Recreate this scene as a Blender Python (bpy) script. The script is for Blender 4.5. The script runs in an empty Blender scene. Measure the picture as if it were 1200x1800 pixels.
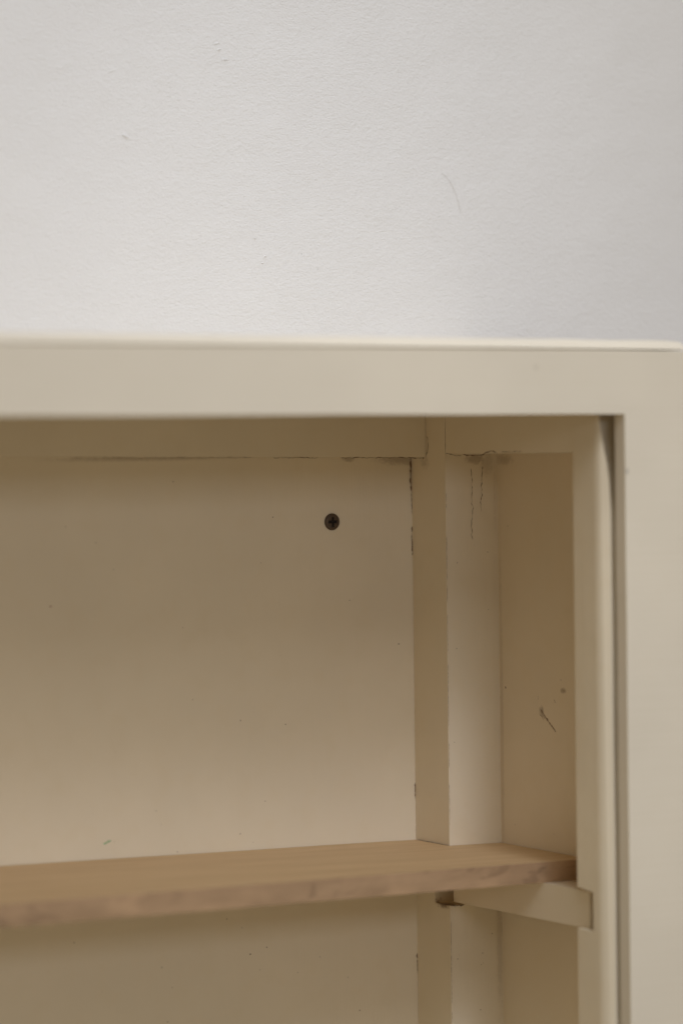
import bpy, bmesh, math, random
from mathutils import Vector, Matrix, noise as mn
random.seed(7)
S = bpy.context.scene
C = S.collection
MM = 0.001

# ------------------------------------------------------------------ camera
cam = bpy.data.cameras.new('camera')
cam.sensor_fit = 'AUTO'; cam.sensor_width = 36.0
cam.lens = 5008.0/1800*36
cam.clip_start = 0.05; cam.clip_end = 50
co = bpy.data.objects.new('camera', cam); C.objects.link(co)
yaw, pitch, roll = (math.radians(v) for v in (30.54, 1.09, -0.70))
F = Vector((math.sin(yaw)*math.cos(pitch), math.cos(yaw)*math.cos(pitch), -math.sin(pitch)))
R = Vector((math.cos(yaw), -math.sin(yaw), 0)); U = R.cross(F)
R2 = math.cos(roll)*R + math.sin(roll)*U; U2 = -math.sin(roll)*R + math.cos(roll)*U
M = Matrix((R2, U2, -F)).transposed().to_4x4()
M.translation = Vector((-739.15, -1184.73, 187.89))*MM
co.matrix_world = M
cam.dof.use_dof = True
cam.dof.focus_distance = 1.372
cam.dof.aperture_fstop = 3.8
S.camera = co

# ------------------------------------------------------------------ world (plain dim room light)
w = bpy.data.worlds.new('World'); S.world = w; w.use_nodes = True
w.node_tree.nodes['Background'].inputs[0].default_value = (1.0, 0.88, 0.68, 1)
w.node_tree.nodes['Background'].inputs[1].default_value = 0.325

T0 = Vector((-.12, -.1, .18))
def lamp(name, kind, az, el, dist, power, col, size=(1, 1), cone=30, aim=None):
    """a lamp az degrees to the right of straight in front, el degrees up"""
    l = bpy.data.lights.new(name, kind); l.energy = power; l.color = col
    if kind == 'AREA': l.shape = 'RECTANGLE'; l.size, l.size_y = size
    else: l.shadow_soft_size = size; l.spot_size = math.radians(cone); l.spot_blend = 1
    a, e = math.radians(az), math.radians(el)
    o = bpy.data.objects.new(name, l); C.objects.link(o)
    o.location = T0+Vector((math.sin(a)*math.cos(e), -math.cos(a)*math.cos(e), math.sin(e)))*dist
    o.rotation_euler = ((Vector(aim) if aim else T0)-o.location).to_track_quat('-Z', 'Y').to_euler()
lamp('window_light', 'AREA', -7, 11.0, 2.2, 4.1, (.95, 1.0, 1.20), (.9, .22))
lamp('ceiling_panel_light', 'AREA', -10, 43, 2.2, 15.0, (.98, 1.02, 1.12), (1.2, 1.1))
lamp('ceiling_spot_light', 'SPOT', -6, 45, 2.2, 100, (.96, 1.02, 1.25), .35, 14.0, (-.06, -.15, .185))
lamp('ceiling_downlight', 'SPOT', -5, 76, 1.5, 33, (.88, .96, 1.10), .2, 26, (-.07, -.1, .13))

S.render.engine = 'CYCLES'
S.view_settings.view_transform = 'Standard'; S.view_settings.look = 'None'
S.view_settings.gamma = 1; S.view_settings.exposure = 0.0
S.cycles.max_bounces = 14; S.cycles.diffuse_bounces = 10

# ------------------------------------------------------------------ node helpers
class NT:
    def __init__(s, name):
        s.m = bpy.data.materials.new(name); s.m.use_nodes = True
        s.t = s.m.node_tree; s.b = s.t.nodes['Principled BSDF']
        g = s.n('ShaderNodeNewGeometry'); mp = s.n('ShaderNodeVectorMath', operation='SCALE')
        mp.inputs[3].default_value = 1000.0
        s.l(g.outputs['Position'], mp.inputs[0]); s.P = mp.outputs[0]      # position in millimetres
    def n(s, ty, **k):
        x = s.t.nodes.new(ty)
        for a, v in k.items(): setattr(x, a, v)
        return x
    def l(s, a, b): s.t.links.new(a, b)
    def math(s, op, a, b=None, c=None):
        x = s.n('ShaderNodeMath', operation=op)
        for i, v in enumerate((a, b, c)):
            if v is None: continue
            if isinstance(v, (int, float)): x.inputs[i].default_value = v
            else: s.l(v, x.inputs[i])
        return x.outputs[0]
    def scalev(s, v, sc, off=(0, 0, 0)):
        x = s.n('ShaderNodeVectorMath', operation='MULTIPLY_ADD')
        s.l(v, x.inputs[0]); x.inputs[1].default_value = sc; x.inputs[2].default_value = off
        return x.outputs[0]
    def noise(s, scale, detail=3, vec=None, rough=.5, dist=0):
        x = s.n('ShaderNodeTexNoise'); x.inputs['Scale'].default_value = scale
        x.inputs['Detail'].default_value = detail; x.inputs['Roughness'].default_value = rough
        x.inputs['Distortion'].default_value = dist
        s.l(vec if vec is not None else s.P, x.inputs['Vector']); return x.outputs['Fac']
    def ramp(s, f, lo, hi, a=0., b=1.):
        x = s.n('ShaderNodeMapRange', interpolation_type='SMOOTHSTEP')
        s.l(f, x.inputs[0]); x.inputs[1].default_value = lo; x.inputs[2].default_value = hi
        x.inputs[3].default_value = a; x.inputs[4].default_value = b
        return x.outputs[0]
    def mix(s, f, a, b, mode='MIX'):
        x = s.n('ShaderNodeMix', data_type='RGBA', blend_type=mode)
        for v, i in ((f, x.inputs[0]), (a, x.inputs[6]), (b, x.inputs[7])):
            if isinstance(v, (int, float)): i.default_value = v
            elif isinstance(v, tuple): i.default_value = (*v, 1)
            else: s.l(v, i)
        return x.outputs[2]
    def bump(s, h, dist, strength=1.0, prev=None):
        x = s.n('ShaderNodeBump'); x.inputs['Distance'].default_value = dist; x.inputs['Strength'].default_value = strength
        s.l(h, x.inputs['Height'])
        if prev is not None: s.l(prev, x.inputs['Normal'])
        return x.outputs[0]

CREAM = (0.75, 0.655, 0.483)
def paint(name, base=CREAM, blobs=(), specks=0.5, rough=0.42, brush=(.35, .35, .006), mott=.2):
    q = NT(name)
    n1 = q.noise(0.012, 3); n2 = q.noise(0.09, 4)
    c = q.mix(q.ramp(n1, .3, .7), tuple(v*.965 for v in base), tuple(min(1, v*1.02) for v in base))
    c = q.mix(q.ramp(n2, .45, .75, 0, mott), c, (base[0]*.95, base[1]*.91, base[2]*.82))
    # fly specks and small stains in the old paint
    v = q.n('ShaderNodeTexVoronoi'); v.inputs['Scale'].default_value = 0.055; q.l(q.P, v.inputs['Vector'])
    sp = q.ramp(v.outputs['Distance'], .012, .030, 1, 0)
    gate = q.ramp(q.n('ShaderNodeSeparateColor').outputs[0], 0, 1)
    sep = q.n('ShaderNodeSeparateColor'); q.l(v.outputs['Color'], sep.inputs[0])
    gate = q.ramp(sep.outputs[0], .50, .54)
    c = q.mix(q.math('MULTIPLY', q.math('MULTIPLY', sp, gate), specks), c, (0.18, 0.10, 0.05))
    # dirt at given corners, painted shade of the back notch, darker corner bands
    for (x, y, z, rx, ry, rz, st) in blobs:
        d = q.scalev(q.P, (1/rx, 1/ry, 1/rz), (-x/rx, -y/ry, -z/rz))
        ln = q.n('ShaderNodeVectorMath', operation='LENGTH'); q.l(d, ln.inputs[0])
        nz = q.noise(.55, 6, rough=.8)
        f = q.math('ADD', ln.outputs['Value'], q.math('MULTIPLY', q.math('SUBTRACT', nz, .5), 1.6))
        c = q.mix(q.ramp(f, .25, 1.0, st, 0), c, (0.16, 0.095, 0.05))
    q.l(c, q.b.inputs['Base Color'])
    q.b.inputs['Roughness'].default_value = rough
    q.b.inputs['Specular IOR Level'].default_value = 0.35
    b = q.bump(q.noise(.07, 2), .00025, .6)
    b = q.bump(q.noise(.9, 3), .00006, .7, b)
    b = q.bump(q.noise(1.0, 4, q.scalev(q.P, brush), .6), .00016, .7, b)
    q.l(b, q.b.inputs['Normal'])
    return q.m

def plain(name, col, rough=.7, metal=0., var=.25, sc=.6):
    q = NT(name)
    c = q.mix(q.noise(sc, 4), tuple(v*(1-var) for v in col), tuple(min(1, v*(1+var)) for v in col))
    q.l(c, q.b.inputs['Base Color']); q.b.inputs['Roughness'].default_value = rough
    q.b.inputs['Metallic'].default_value = metal
    return q.m

def plaster():
    q = NT('white_plaster')
    n = q.noise(.006, 3)
    c = q.mix(q.ramp(n, .3, .7), (.755, .742, .718), (.78, .767, .742))
    q.l(c, q.b.inputs['Base Color']); q.b.inputs['Roughness'].default_value = .75
    q.b.inputs['Specular IOR Level'].default_value = .25
    st = q.scalev(q.P, (1.0, 1.2, 1.5))
    b = q.bump(q.noise(.035, 2), .0016, .6)
    b = q.bump(q.noise(.30, 4, st, .6), .0005, .62, b)
    b = q.bump(q.noise(.75, 2, st), .0003, .8, b)
    q.l(b, q.b.inputs['Normal'])
    return q.m

def wood(name, a, bcol, streak, edge=False):
    q = NT(name)
    g = q.scalev(q.P, (.010, .16, .16) if not edge else (.022, .05, .09))
    n = q.noise(1.0, 6, g, .62, .6)
    fine = q.noise(1.0, 4, q.scalev(q.P, (.05, 1.4, 1.4)), .7)
    c = q.mix(q.ramp(n, .3, .72), a, bcol)
    c = q.mix(q.ramp(fine, .5, .8, 0, .35), c, streak)
    if edge:
        dg = q.scalev(q.P, (.035, 0, .11))
        wv = q.noise(1.0, 3, dg, .5, 1.2)
        c = q.mix(q.ramp(wv, .56, .66, 0, .55), c, streak)
        c = q.mix(q.ramp(q.noise(.035, 2), .5, .68, 0, .45), c, tuple(min(1, v*1.35) for v in a))
    q.l(c, q.b.inputs['Base Color']); q.b.inputs['Roughness'].default_value = .62
    q.l(q.bump(fine, .0001, .5), q.b.inputs['Normal'])
    return q.m

# ------------------------------------------------------------------ mesh helpers (all numbers in millimetres, world axes)
def link(name, bm, mats, parent=None, bevel=0., seg=2, smooth=True):
    if bevel:
        es = [e for e in bm.edges if e.is_manifold and e.calc_face_angle(0) > .5]
        bmesh.ops.bevel(bm, geom=es, offset=bevel, segments=seg, profile=.5, affect='EDGES', clamp_overlap=True)
    bmesh.ops.recalc_face_normals(bm, faces=bm.faces)
    base = parent_base(parent)
    for v in bm.verts: v.co = v.co*MM - base
    me = bpy.data.meshes.new(name); bm.to_mesh(me); bm.free()
    for m in (mats if isinstance(mats, (list, tuple)) else [mats]): me.materials.append(m)
    if smooth:
        for p in me.polygons: p.use_smooth = True
        me.set_sharp_from_angle(angle=math.radians(40))
    o = bpy.data.objects.new(name, me); C.objects.link(o)
    if parent: o.parent = parent
    return o
def parent_base(p):
    b = Vector((0, 0, 0))
    while p is not None:
        b += p.location; p = p.parent
    return b
def hexa(pts, bm=None):
    """8 corners: bottom 4 (counter-clockwise), top 4"""
    bm = bm or bmesh.new(); v = [bm.verts.new(p) for p in pts]
    for f in ((0, 3, 2, 1), (4, 5, 6, 7), (0, 1, 5, 4), (1, 2, 6, 5), (2, 3, 7, 6), (3, 0, 4, 7)):
        bm.faces.new([v[i] for i in f])
    return bm
def box(x0, x1, y0, y1, z0, z1, bm=None):
    return hexa([(x0, y0, z0), (x1, y0, z0), (x1, y1, z0), (x0, y1, z0), (x0, y0, z1), (x1, y0, z1), (x1, y1, z1), (x0, y1, z1)], bm)
def prism(poly, fn, a, b, bm=None):
    """closed outline extruded from a to b; fn(u, v, t) gives the point"""
    bm = bm or bmesh.new()
    A = [bm.verts.new(fn(u, v, a)) for u, v in poly]; B = [bm.verts.new(fn(u, v, b)) for u, v in poly]
    bm.faces.new(A); bm.faces.new(B[::-1])
    for i in range(len(poly)):
        j = (i+1) % len(poly); bm.faces.new((A[i], A[j], B[j], B[i]))
    return bm
def ribbon(lines, normal, lift=.07, jit=.25, step=.9):
    """thin irregular cracks: raised-lip slivers of dirt lying in the paint; lines = [(points, width), ...]"""
    bm = bmesh.new(); nrm = Vector(normal)
    for pts, wd in lines:
        P = [Vector(p) for p in pts]; path = []
        for a, b in zip(P, P[1:]):
            k = max(4 if len(P) == 2 and (b-a).length < 2.5 else 1, int((b-a).length/step))
            for i in range(k): path.append(a.lerp(b, i/k))
        path.append(P[-1]); n = len(path)
        side_prev = None; rows = []
        for i, p in enumerate(path):
            t = (path[min(i+1, n-1)]-path[max(i-1, 0)]).normalized(); sd = t.cross(nrm).normalized()
            p = p + sd*random.uniform(-jit, jit)*min(1, wd*3) + nrm*lift
            ww = wd*.8*random.choice((.25, .6, .9, 1.1, 1.4))*(.15 if i in (0, n-1) else 1)/2
            rows.append((bm.verts.new(p-sd*ww), bm.verts.new(p+nrm*.05), bm.verts.new(p+sd*ww)))
        for r0, r1 in zip(rows, rows[1:]):
            bm.faces.new((r0[0], r0[1], r1[1], r1[0])); bm.faces.new((r0[1], r0[2], r1[2], r1[1]))
    return bm
def marks(name, lines, normal, mat, parent, **k):
    for ln in lines:
        link(name, ribbon([ln], normal, **k), mat, parent, smooth=False)
def grid_board(x0, x1, y0, y1, z0, z1, nx, amp, seed):
    """board with long faces very slightly wavy, as a hand-planed and repainted board"""
    bm = bmesh.new(); rows = []
    for i in range(nx+1):
        x = x0+(x1-x0)*i/nx
        f = lambda k: amp*mn.noise(Vector((x*.012, k*7.3+seed, 0)))
        rows.append([bm.verts.new(p) for p in ((x, y0+f(1), z0+f(2)), (x, y1, z0+f(2)), (x, y1, z1+f(3)), (x, y0+f(4), z1+f(3)))])
    for a, b in zip(rows, rows[1:]):
        for k in range(4): bm.faces.new((a[k], a[(k+1) % 4], b[(k+1) % 4], b[k]))
    bm.faces.new(rows[0]); bm.faces.new(rows[-1][::-1])
    return bm

def empty(name, loc, label, cat):
    o = bpy.data.objects.new(name, None); o.empty_display_size = .05; C.objects.link(o)
    o.location = Vector(loc)*MM; o['label'] = label; o['category'] = cat
    return o

# ------------------------------------------------------------------ materials
m_wall = plaster()
m_frame = paint('cream_paint_frame', base=(.712, .64, .508), specks=.12, blobs=[(-42, -169, 226, 2.2, 3, 2, .12), (-196, -169, 238, 6, 4, 3, .2), (6, -169, 180.5, 1.3, 3, 2.2, .25), (30, -169, 237, 5, 4, 1.6, .15)], brush=(.006, .3, .35), mott=.05)
m_board = paint('cream_paint_boards', specks=.35)
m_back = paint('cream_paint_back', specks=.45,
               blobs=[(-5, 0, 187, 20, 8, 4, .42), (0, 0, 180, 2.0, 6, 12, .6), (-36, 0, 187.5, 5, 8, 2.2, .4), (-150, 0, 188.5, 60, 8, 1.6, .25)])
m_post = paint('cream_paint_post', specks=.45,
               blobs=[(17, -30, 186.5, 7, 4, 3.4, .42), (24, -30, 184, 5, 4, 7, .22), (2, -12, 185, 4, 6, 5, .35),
                      (1, -24, -28, 6, 9, 3.6, .95), (20, -12, -20, 14, 14, 9, .8), (28.5, -30, -50, 2.5, 4, 40, .2)])  # back notch blobs: dirt with the notch's shade painted in; then a darker corner band
m_side = paint('cream_paint_side', base=(0.74, 0.635, 0.465), specks=.5,
               blobs=[(30, -84, 77, 4, 3, 1.6, .55), (30, -36, 186, 4, 10, 3.5, .3), (30, -66, 66, 4, 2.6, 3.4, .45), (30, -32, 60, 4, 2, 120, .15)])  # last blob: faint darker band down the inner corner
m_crack = plain('crack_dirt', (0.15, 0.092, 0.052), .9, var=.7, sc=1.0)
m_seam = plain('worn_seam', (0.36, 0.29, 0.21), .9, var=.5, sc=1.5)
m_ridge = plain('paint_ridge', (0.70, 0.60, 0.44), .5)
m_wood = wood('oak_top', (.60, .42, .222), (.52, .35, .175), (.39, .25, .125))
m_edge = wood('oak_sawn_edge', (.42, .27, .15), (.335, .212, .114), (.205, .125, .066), True)
m_screw = plain('bronzed_steel', (0.10, 0.068, 0.042), .6, .35)

# ------------------------------------------------------------------ the room wall
bm = bmesh.new()
vs = [bm.verts.new(p) for p in ((-1800, 8, -700), (1500, 8, -700), (1500, 8, 1500), (-1800, 8, 1500))]
bm.faces.new(vs)
wall = link('wall', bm, m_wall, smooth=False); wall['kind'] = 'structure'
# dents and chips in the plaster
def chip(pts, h):
    bm = bmesh.new(); c = Vector((0, 0, 0))
    for p in pts: c += Vector(p)
    c /= len(pts); top = bm.verts.new(c+Vector((0, -h, 0)))
    ring = [bm.verts.new(p) for p in pts]
    for i in range(len(ring)): bm.faces.new((ring[i], ring[(i+1) % len(ring)], top))
    return bm
for cx, cz, a, b, h, rot in ((-149.5, 338.6, 2.6, .9, .55, -.42), (-101.0, 384.5, 1.5, .4, .3, .1), (-99.5, 381.8, 1.4, .35, .3, .25), (-96.5, 377.2, 2.2, .4, .3, 0),
                             (-76.1, 284.7, .9, .5, .4, .3), (-77.5, 281.5, .7, .5, .3, .2), (-156.5, 368.2, 1.8, .5, .3, .3), (-81.5, 293.0, .8, .3, .35, 0)):
    pts = []
    for k in range(10):
        t = k*math.tau/10; u = math.cos(t)*a*random.uniform(.8, 1.2); v = math.sin(t)*b*random.uniform(.8, 1.2)
        pts.append((cx+u*math.cos(rot)-v*math.sin(rot), 7.97, cz+u*math.sin(rot)+v*math.cos(rot)))
    link('plaster_chip', chip(pts, h*1.6), m_wall, wall)
bm = ribbon([([(-56.3, 8, 286.4), (-55.8, 8, 286.2)], .5), ([(-47.4, 8, 279.3), (-47.0, 8, 279.1)], .4)], (0, -1, 0), .06, .02)
link('pinhole', bm, plain('pinhole_dark', (.18, .16, .14)), wall, smooth=False)

# hair stuck on the wall
def tube(pts, r, n=6):
    bm = bmesh.new(); rings = []
    for i, p in enumerate(pts):
        p = Vector(p); t = (Vector(pts[min(i+1, len(pts)-1)])-Vector(pts[max(i-1, 0)])).normalized()
        u = t.cross(Vector((0, 1, 0))).normalized(); v = t.cross(u)
        rr = r*(1-.6*abs(i/(len(pts)-1)-.4))
        rings.append([bm.verts.new(p+u*math.cos(k*math.tau/n)*rr+v*math.sin(k*math.tau/n)*rr) for k in range(n)])
    for a, b in zip(rings, rings[1:]):
        for k in range(n): bm.faces.new((a[k], a[(k+1) % n], b[(k+1) % n], b[k]))
    bm.faces.new(rings[0]); bm.faces.new(rings[-1][::-1])
    return bm
hp = []
for i in range(25):
    t = i/24
    p0, p1, p2, p3 = (Vector(v) for v in ((24.5, 7.8, 328.0), (29.5, 7.6, 326.0), (33.2, 7.6, 318.5), (35.3, 7.8, 309.0)))
    hp.append((1-t)**3*p0+3*(1-t)**2*t*p1+3*(1-t)*t*t*p2+t**3*p3)
hair = bpy.data.objects.new('hair', None); C.objects.remove(hair) if hair.name in C.objects else None
bpy.data.objects.remove(hair)
hair = link('hair', tube(hp, .055), plain('hair_brown', (.45, .41, .36), .5))
hair['label'] = 'fine curved hair stuck on the white plaster wall above the cabinet'; hair['category'] = 'hair'

# ------------------------------------------------------------------ the cabinet
XL, ZB, FY = -806, -430, -169.0
cab = empty('cabinet', (-383, -80, ZB), 'old cream painted open cabinet with notched corner posts against white wall', 'cabinet')

# face frame: one ring around the opening
def ring(outer, inner, y0, y1):
    bm = bmesh.new()
    def loop(r, y, n):
        x0, x1, z0, z1 = r; L = []
        cs = ((x0, z0), (x1, z0), (x1, z1), (x0, z1))
        for (a, b), (c, d) in zip(cs, cs[1:]+cs[:1]):
            for i in range(n):
                t = i/n; x = a+(c-a)*t; z = b+(d-b)*t
                wob = .28*mn.noise(Vector((x*.02, z*.02, x0*.1)))*(1 if 0 < i < n else 0)
                L.append(bm.verts.new((x+(wob if a == c else 0), y, z+(wob if b == d else 0))))
        return L
    n = 28
    of, ob, jf, jb = loop(outer, y0, n), loop(outer, y1, n), loop(inner, y0, n), loop(inner, y1, n)
    N = len(of)
    for i in range(N):
        j = (i+1) % N
        bm.faces.new((of[i], of[j], jf[j], jf[i])); bm.faces.new((ob[j], ob[i], jb[i], jb[j]))
        bm.faces.new((of[j], of[i], ob[i], ob[j])); bm.faces.new((jf[i], jf[j], jb[j], jb[i]))
    return bm
frame = link('face_frame', ring((XL-5, 41.5, ZB, 233.5), (XL+33, 5.0, ZB+60, 205.6), FY, FY+7.5), m_frame, cab, bevel=.8, seg=3)
tb = bmesh.new(); rows = []
for i in range(91):
    x = XL-2+(40.0-XL+2)*i/90; f = lambda k: .34*mn.noise(Vector((x*.03, k*5.1, 1)))
    e = max(0, (x-39)/2.5)
    rows.append([tb.verts.new(p) for p in ((x, -168.3+f(1)+e, 234.15), (x, 7, 234.15), (x, 7, 238.3-e), (x, -163.9+f(2)+e, 238.3+f(3)-e), (x, -167.9+f(1)+e, 235.1-e*.3))])
for a, b in zip(rows, rows[1:]):
    for k in range(5): tb.faces.new((a[k], a[(k+1) % 5], b[(k+1) % 5], b[k]))
tb.faces.new(rows[0]); tb.faces.new(rows[-1][::-1])
link('top_board', tb, m_frame, cab, bevel=.5, seg=3)
link('bottom_board', box(XL+6, 30, -160, -0.5, ZB+40, ZB+58), m_board, cab, bevel=.6)
back = link('back_panel', grid_board(XL+4, 30, 0, 6, ZB+2, 233.3, 2, 0, 1), m_back, cab)
side = link('side_panel', box(30, 38, -161, 0, ZB+2, 233.3), m_side, cab, bevel=.5)
link('side_panel', box(XL, XL+8, -161, 0, ZB+2, 233.3), m_board, cab, bevel=.5)

YZ = lambda u, v, t: (t, u, v)
# back right post with its notch
def wob_post(poly, x0, x1):
    return prism(poly, YZ, x0, x1+.25)
pb = wob_post([(.1, ZB+58.2), (.1, 233), (-30.3, 233), (-30.3, -6), (-17, -6), (-17, -28.8), (-30.3, -28.8), (-30.3, ZB+58.2)], 0, 29.8)
post_b = link('corner_post', pb, m_post, cab, bevel=.45)
# front right post with its notch; a lip left of a tapering groove runs down its front
pf = wob_post([(-136.4, ZB+58.2), (-136.4, -25), (-148.5, -25), (-148.5, -7.4), (-136.4, -6.4), (-136.4, 232), (-152, 232), (-152, ZB+58.2)], 0, 29.8)
lip = [(0, ZB+58.2), (0, 205.4), (.2, 205.4), (.5, 200), (1.4, 191), (2.3, 184), (2.9, 176), (3.1, 165), (3.2, ZB+58.2)]
prism(lip, lambda u, v, t: (u, t if t > -155 else -156.3-1.2*u, v), -159.6, -152.02, pf)
hexa([(3.35, -159.4, ZB+58.2), (29.8, -159.4, ZB+58.2), (29.8, -152.03, ZB+58.2), (3.35, -152.03, ZB+58.2),
      (3.35, -157.2, 163), (29.8, -157.2, 163), (29.8, -152.03, 185), (3.35, -152.03, 185)], pf)
post_f = link('corner_post', pf, m_board, cab, bevel=.3, seg=2)
for y0, y1 in ((-30.3, -.2), (-159.6, -136.4)):
    link('corner_post', box(XL+8.1, XL+37, y0, y1, ZB+58.2, 233), m_board, cab, bevel=.6)
# rails under the top
br = bmesh.new(); rows = []
for i in range(61):
    x = (XL+8.3)+(-XL-8.5)*(i/60)
    zb = 187.6 - .010*x + .18*mn.noise(Vector((x*.05, 4, 0))); y = -13.2+.12*mn.noise(Vector((x*.04, 9, 0)))
    rows.append([br.verts.new(p) for p in ((x, y, zb), (x, -.1, zb), (x, -.1, 233), (x, y, 233))])
for a, b in zip(rows, rows[1:]):
    for k in range(4): br.faces.new((a[k], a[(k+1) % 4], b[(k+1) % 4], b[k]))
br.faces.new(rows[0]); br.faces.new(rows[-1][::-1])
link('back_rail', br, m_board, cab, bevel=.5)
link('side_rail', hexa([(.25, -136.2, 188.9), (29.7, -136.2, 188.9), (29.7, -30.5, 189.1), (.25, -30.5, 189.1),
                        (.25, -136.2, 233), (29.7, -136.2, 233), (29.7, -30.5, 233), (.25, -30.5, 233)]), m_board, cab, bevel=.5)
link('shelf_support', hexa([(3.5, -141, -25.1), (19, -141, -25.1), (19, -28, -27.4), (3.5, -28, -27.4),
                            (3.5, -141, -8.5), (19, -141, -8.9), (19, -28, -9.9), (3.5, -28, -9.5)]), m_side, cab, bevel=.5)
link('shelf_support', box(XL+21, XL+35, -139, -27, -1, 13), m_side, cab, bevel=.5)

def RB(name, args, mat, parent):
    lines, kw = args[0], {}
    rest = args[2:]
    for nm, v in zip(('lift', 'jit'), rest): kw[nm] = v
    marks(name, lines, args[1], mat, parent, **kw)
# cracks and seams in the old paint, children of the piece they run over
n_y, n_x = (0, -1, 0), (-1, 0, 0)
RB('crack', ([([(-6, -13.25, 187.45), (-9, -13.25, 187.6), (-48, -13.25, 187.9)], .35),
                      ([(-60, -13.3, 188.0), (-85, -13.3, 188.3)], .3), ([(-95, -13.3, 188.5), (-190, -13.3, 189.4)], .22)], n_y, .07, .25), m_crack, back)
RB('crack', ([([(-.7, 0, 187.2), (-.6, 0, 182), (-.9, 0, 176), (-.5, 0, 171)], .95), ([(-.5, 0, 171), (-.2, 0, 160)], .4),
                      ([(-.3, 0, 154), (-.5, 0, 148), (-.2, 0, 144), (-.3, 0, 139.5)], .65),
                      ([(-.2, 0, 28), (-.3, 0, 20)], .7), ([(-.2, 0, -56), (-.1, 0, -58.5)], 1.1), ([(-.2, 0, -59), (-.1, 0, -66)], .5)], n_y, .07, .12), m_crack, back)
RB('seam', ([([(-.15, 0, 139), (-.15, 0, 1)], .3), ([(-.15, 0, -66), (-.15, 0, -120)], .3)], n_y, .07, .05), m_ridge, back)
RB('crack', ([([(0, -11.9, 206), (0, -11.6, 198.5)], .5), ([(0, -14.0, 198), (0, -14.9, 197), (0, -15.2, 193), (0, -14.7, 190.5), (0, -13.2, 188.6)], .5),
                      ([(0, -11.3, 187.6), (0, -10.2, 187.0)], 1.2), ([(0, -9.6, 187.3), (0, -1, 187.2)], .3)], n_x, .07, .12), m_crack, post_b)
RB('paint_ridge', ([([(0, -13.3, 205), (0, -13.6, 196), (0, -13.3, 190), (0, -12, 188.3)], 1.3)], n_x, .05, .1), m_ridge, post_b)
RB('crack', ([([(15, -30.3, 182), (15.2, -30.3, 172), (15, -30.3, 165), (16, -30.3, 163.6), (14.9, -30.3, 159.5), (14.8, -30.3, 151.2), (15.1, -30.3, 147.5)], .32),
                      ([(21.5, -30.3, 183), (20.7, -30.3, 174.5), (20.9, -30.3, 169), (19.9, -30.3, 163.5), (20.5, -30.3, 161)], .42),
                      ([(.3, -30.5, -28.9), (4, -30.5, -29.0), (8, -30.5, -28.9)], .6)], n_y, .07, .3), m_crack, post_b)  # last one: shade of the gap at the notch floor, painted as a strip
RB('seam', ([([(.25, -30.45, z), (.25, -30.45, z-l)], wd) for z, l, wd in
                     ((204, 13, .32), (172, 9, .2), (150, 22, .22), (126, 8, .25), (112, 18, .16), (88, 30, .2), (50, 12, .22), (30, 20, .16), (-36, 40, .2), (-80, 40, .2))],
                    n_y, .07, .04), m_seam, post_b)
RB('caulk_crack', ([([(.2, -31, 189.4), (.2, -35.5, 188.9), (.2, -39.5, 188.3), (.2, -45.5, 188.3)], .35),
                      ([(0.2, -45.5, 188.8), (0.2, -51.9, 188.2), (0.2, -60.2, 188.2), (0.2, -63, 188.4), (.2, -66.6, 189.8), (.2, -70, 190.3), (0.2, -75.2, 189.2)], .5),
                      ([(0.2, -79, 189.7), (0.2, -96, 189.9)], .3)], n_x, .1, .25), m_crack, post_b)
RB('scratch', ([([(30, -65.3, 66.9), (30, -70, 63), (30, -77.9, 57.0)], 1.15), ([(30, -64.3, 64.6), (30, -66.5, 63.4), (30, -67.6, 62.0)], .5),
                        ([(30, -66, 65.8), (30, -68.6, 62.6)], .4), ([(30, -76.5, 72.5), (30, -77.6, 70.8)], .5), ([(30, -63, 73.2), (30, -63.6, 71.6)], .2),
                        ([(30, -35.0, 76.0), (30, -36.0, 75.0)], 1.0), ([(30, -38.8, 154.2), (30, -39.2, 153.6)], .6)], n_x, .07, .1), plain('scuff_brown', (.27, .185, .12)), side)
RB('speck', ([([(-194.9, 0, 121.9), (-194.0, 0, 121.6)], 1.0)], n_y, .07, .02), plain('rust_red', (.33, .12, .06)), back)
RB('speck', ([([(-97.2, 0, 64.6), (-96.8, 0, 63.8)], .5), ([(-93.5, 0, -46.9), (-93.2, 0, -47.6)], .8), ([(-84.5, 0, -44.5), (-84.2, 0, -45.2)], .8),
                      ([(-33.5, 0, -79.9), (-33.3, 0, -80.9)], .8), ([(-97.8, 0, -34), (-97.5, 0, -34.5)], .5), ([(-9, 0, 97), (-8.4, 0, 96.2)], .5), ([(-106, 0, -29), (-105.6, 0, -29.5)], .5)],
                     n_y, .07, .02), m_crack, back)
RB('paint_smear', ([([(-169.6, 0, 11.2), (-167, 0, 12.2), (-165.4, 0, 12.6)], 1.0)], n_y, .07, .1), plain('green_smear', (.34, .48, .25)), back)
RB('chip', ([([(5.6, FY, 181.5), (5.9, FY, 179.5)], .7)], n_y, .07, .05), plain('chip_grey', (.42, .38, .33)), frame)

RB('paint_ridge', ([([(28.3, -30.3, 184), (28.1, -30.3, 170), (28.3, -30.3, 152)], .5), ([(27.6, -30.3, 140), (27.8, -30.3, 120)], .25)], n_y, .1, .1), m_ridge, post_b)
for k in range(34):
    x, z, w_ = random.uniform(-215, -4), random.uniform(-95, 180), random.choice((.4, .5, .6, .8))
    RB('speck', ([([(x, 0, z), (x+random.uniform(-.3, .3), 0, z-random.uniform(.25, .7))], w_)], n_y, .07, .02), m_crack if k % 4 else m_seam, back)
for k in range(12):
    x, z, w_ = random.uniform(2, 27), random.choice((random.uniform(10, 180), random.uniform(-90, -35))), random.choice((.4, .5, .6))
    RB('speck', ([([(x, -30.3, z), (x+.1, -30.3, z-random.uniform(.3, .6))], w_)], n_y, .07, .02), m_crack, post_b)
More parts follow.
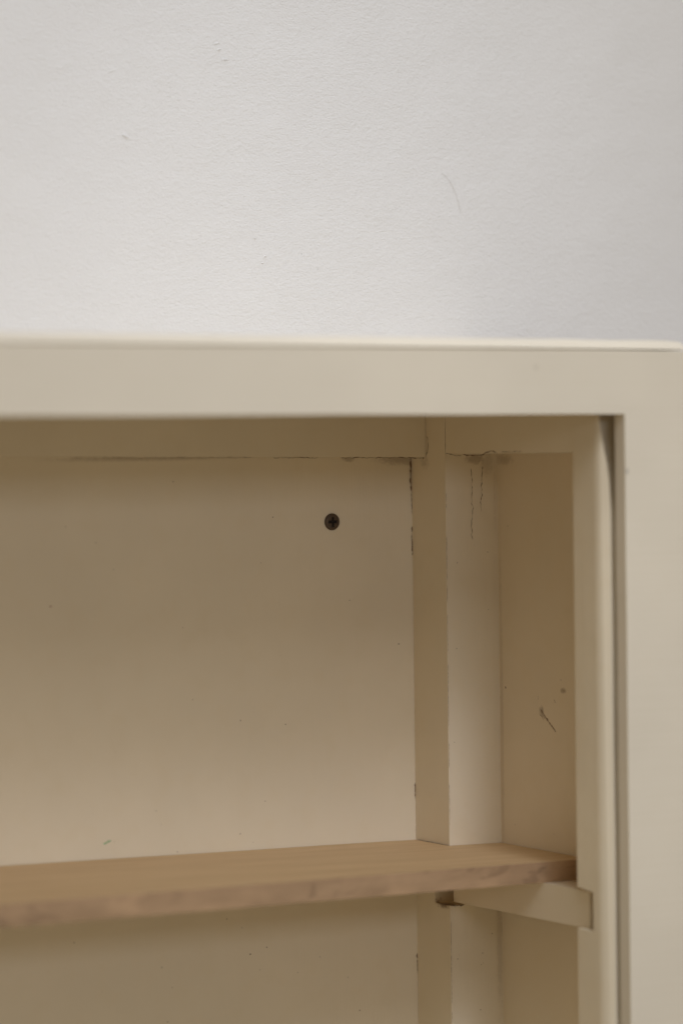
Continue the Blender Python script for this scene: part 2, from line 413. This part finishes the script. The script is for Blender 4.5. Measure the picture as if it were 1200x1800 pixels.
# mounting screw through the back panel: domed head with a cross recess
def screw():
    bm = bmesh.new(); n = 48; cx, cz = -45.7, 157.1; prof = [(4.05, 0), (4.1, -.35), (3.95, -.75), (3.5, -1.05), (2.9, -1.22)]
    rings = []
    for r, y in prof:
        rings.append([bm.verts.new((cx+r*math.cos(k*math.tau/n), y, cz+r*math.sin(k*math.tau/n))) for k in range(n)])
    g = 14; cells = {}
    # face of the head: concentric rings pressed in where the cross runs
    for r in (2.6, 2.3, 2.0, 1.7, 1.4, 1.1, .8, .5, .25):
        row = []
        for k in range(n):
            t = k*math.tau/n+.04; u, v = r*math.cos(t), r*math.sin(t)
            inx = (abs(u) < .62 and abs(v) < 2.45) or (abs(v) < .62 and abs(u) < 2.45)
            d = 1.1-.25*r if inx else 0
            row.append(bm.verts.new((cx+u, -1.28+d, cz+v)))
        rings.append(row)
    for a, b in zip(rings, rings[1:]):
        for k in range(n): bm.faces.new((a[k], a[(k+1) % n], b[(k+1) % n], b[k]))
    bm.faces.new(rings[-1])
    for f in bm.faces:
        c = f.calc_center_median(); u, v = abs(c.x-cx), abs(c.z-cz)
        if (u < .6 and v < 2.4) or (v < .6 and u < 2.4): f.material_index = 1
    return bm
sc = link('screw', screw(), [m_screw, plain('recess_dark', (.018, .011, .007), .9)], back)  # faces of the cross recess get a near-black colour
sc['label'] = 'dark cross-head screw in the back panel'

# ------------------------------------------------------------------ the loose shelf board
shelf = empty('shelf', (-383, -60, -5), 'bare light brown wooden shelf board resting in the cabinet on notched supports', 'shelf')
def shelf_mesh():
    bm = bmesh.new()
    top = lambda x, y: -.025*x - .009*y + .35*mn.noise(Vector((x*.01, y*.01, 2)))
    fr = lambda x: -105 + .05*x + .25*mn.noise(Vector((x*.05, 0, 5)))
    xs = [XL+9+(-.4-(XL+9))*i/60 for i in range(61)]
    T = 9.5
    def quad(a, b, c, d, mi=0):
        f = bm.faces.new((a, b, c, d)); f.material_index = mi; return f
    def col(x, ys): return [bm.verts.new((x, y, top(x, y))) for y in ys], [bm.verts.new((x, y, top(x, y)-T)) for y in ys]
    cols = []
    for x in xs: cols.append(col(x, (-.5, -30.7, -70, fr(x))))
    for x in (10, 20, 29.6): cols.append(col(x, (None, -30.7, -70, fr(x))[1:]))
    n1 = len(xs)
    for i in range(n1-1):
        (a, al), (b, bl) = cols[i], cols[i+1]
        for k in range(3): quad(a[k], b[k], b[k+1], a[k+1]); quad(bl[k], al[k], al[k+1], bl[k+1])
        quad(a[3], b[3], bl[3], al[3], 1); quad(b[0], a[0], al[0], bl[0])
    (a, al) = cols[0]
    for k in range(3): quad(a[k], a[k+1], al[k+1], al[k], 1)
    (a, al) = cols[n1-1]; quad(a[1], a[0], al[0], al[1])
    prev = (a[1:], al[1:])
    for cc in cols[n1:]:
        a, al = prev; b, bl = cc
        for k in range(2): quad(a[k], b[k], b[k+1], a[k+1]); quad(bl[k], al[k], al[k+1], bl[k+1])
        quad(a[2], b[2], bl[2], al[2], 1); quad(b[0], a[0], al[0], bl[0])
        prev = cc
    a, al = prev
    for k in range(2): quad(a[k+1], a[k], al[k], al[k+1], 1)
    return bm
board = link('board', shelf_mesh(), [m_wood, m_edge], shelf, bevel=.9)
link('crumb', ribbon([([(-.5, -3, .3), (-.6, -12, .3), (-.5, -20, .3), (-.6, -30, .35)], .6)], (0, 0, 1), .1, .25), m_crack, board, smooth=False)
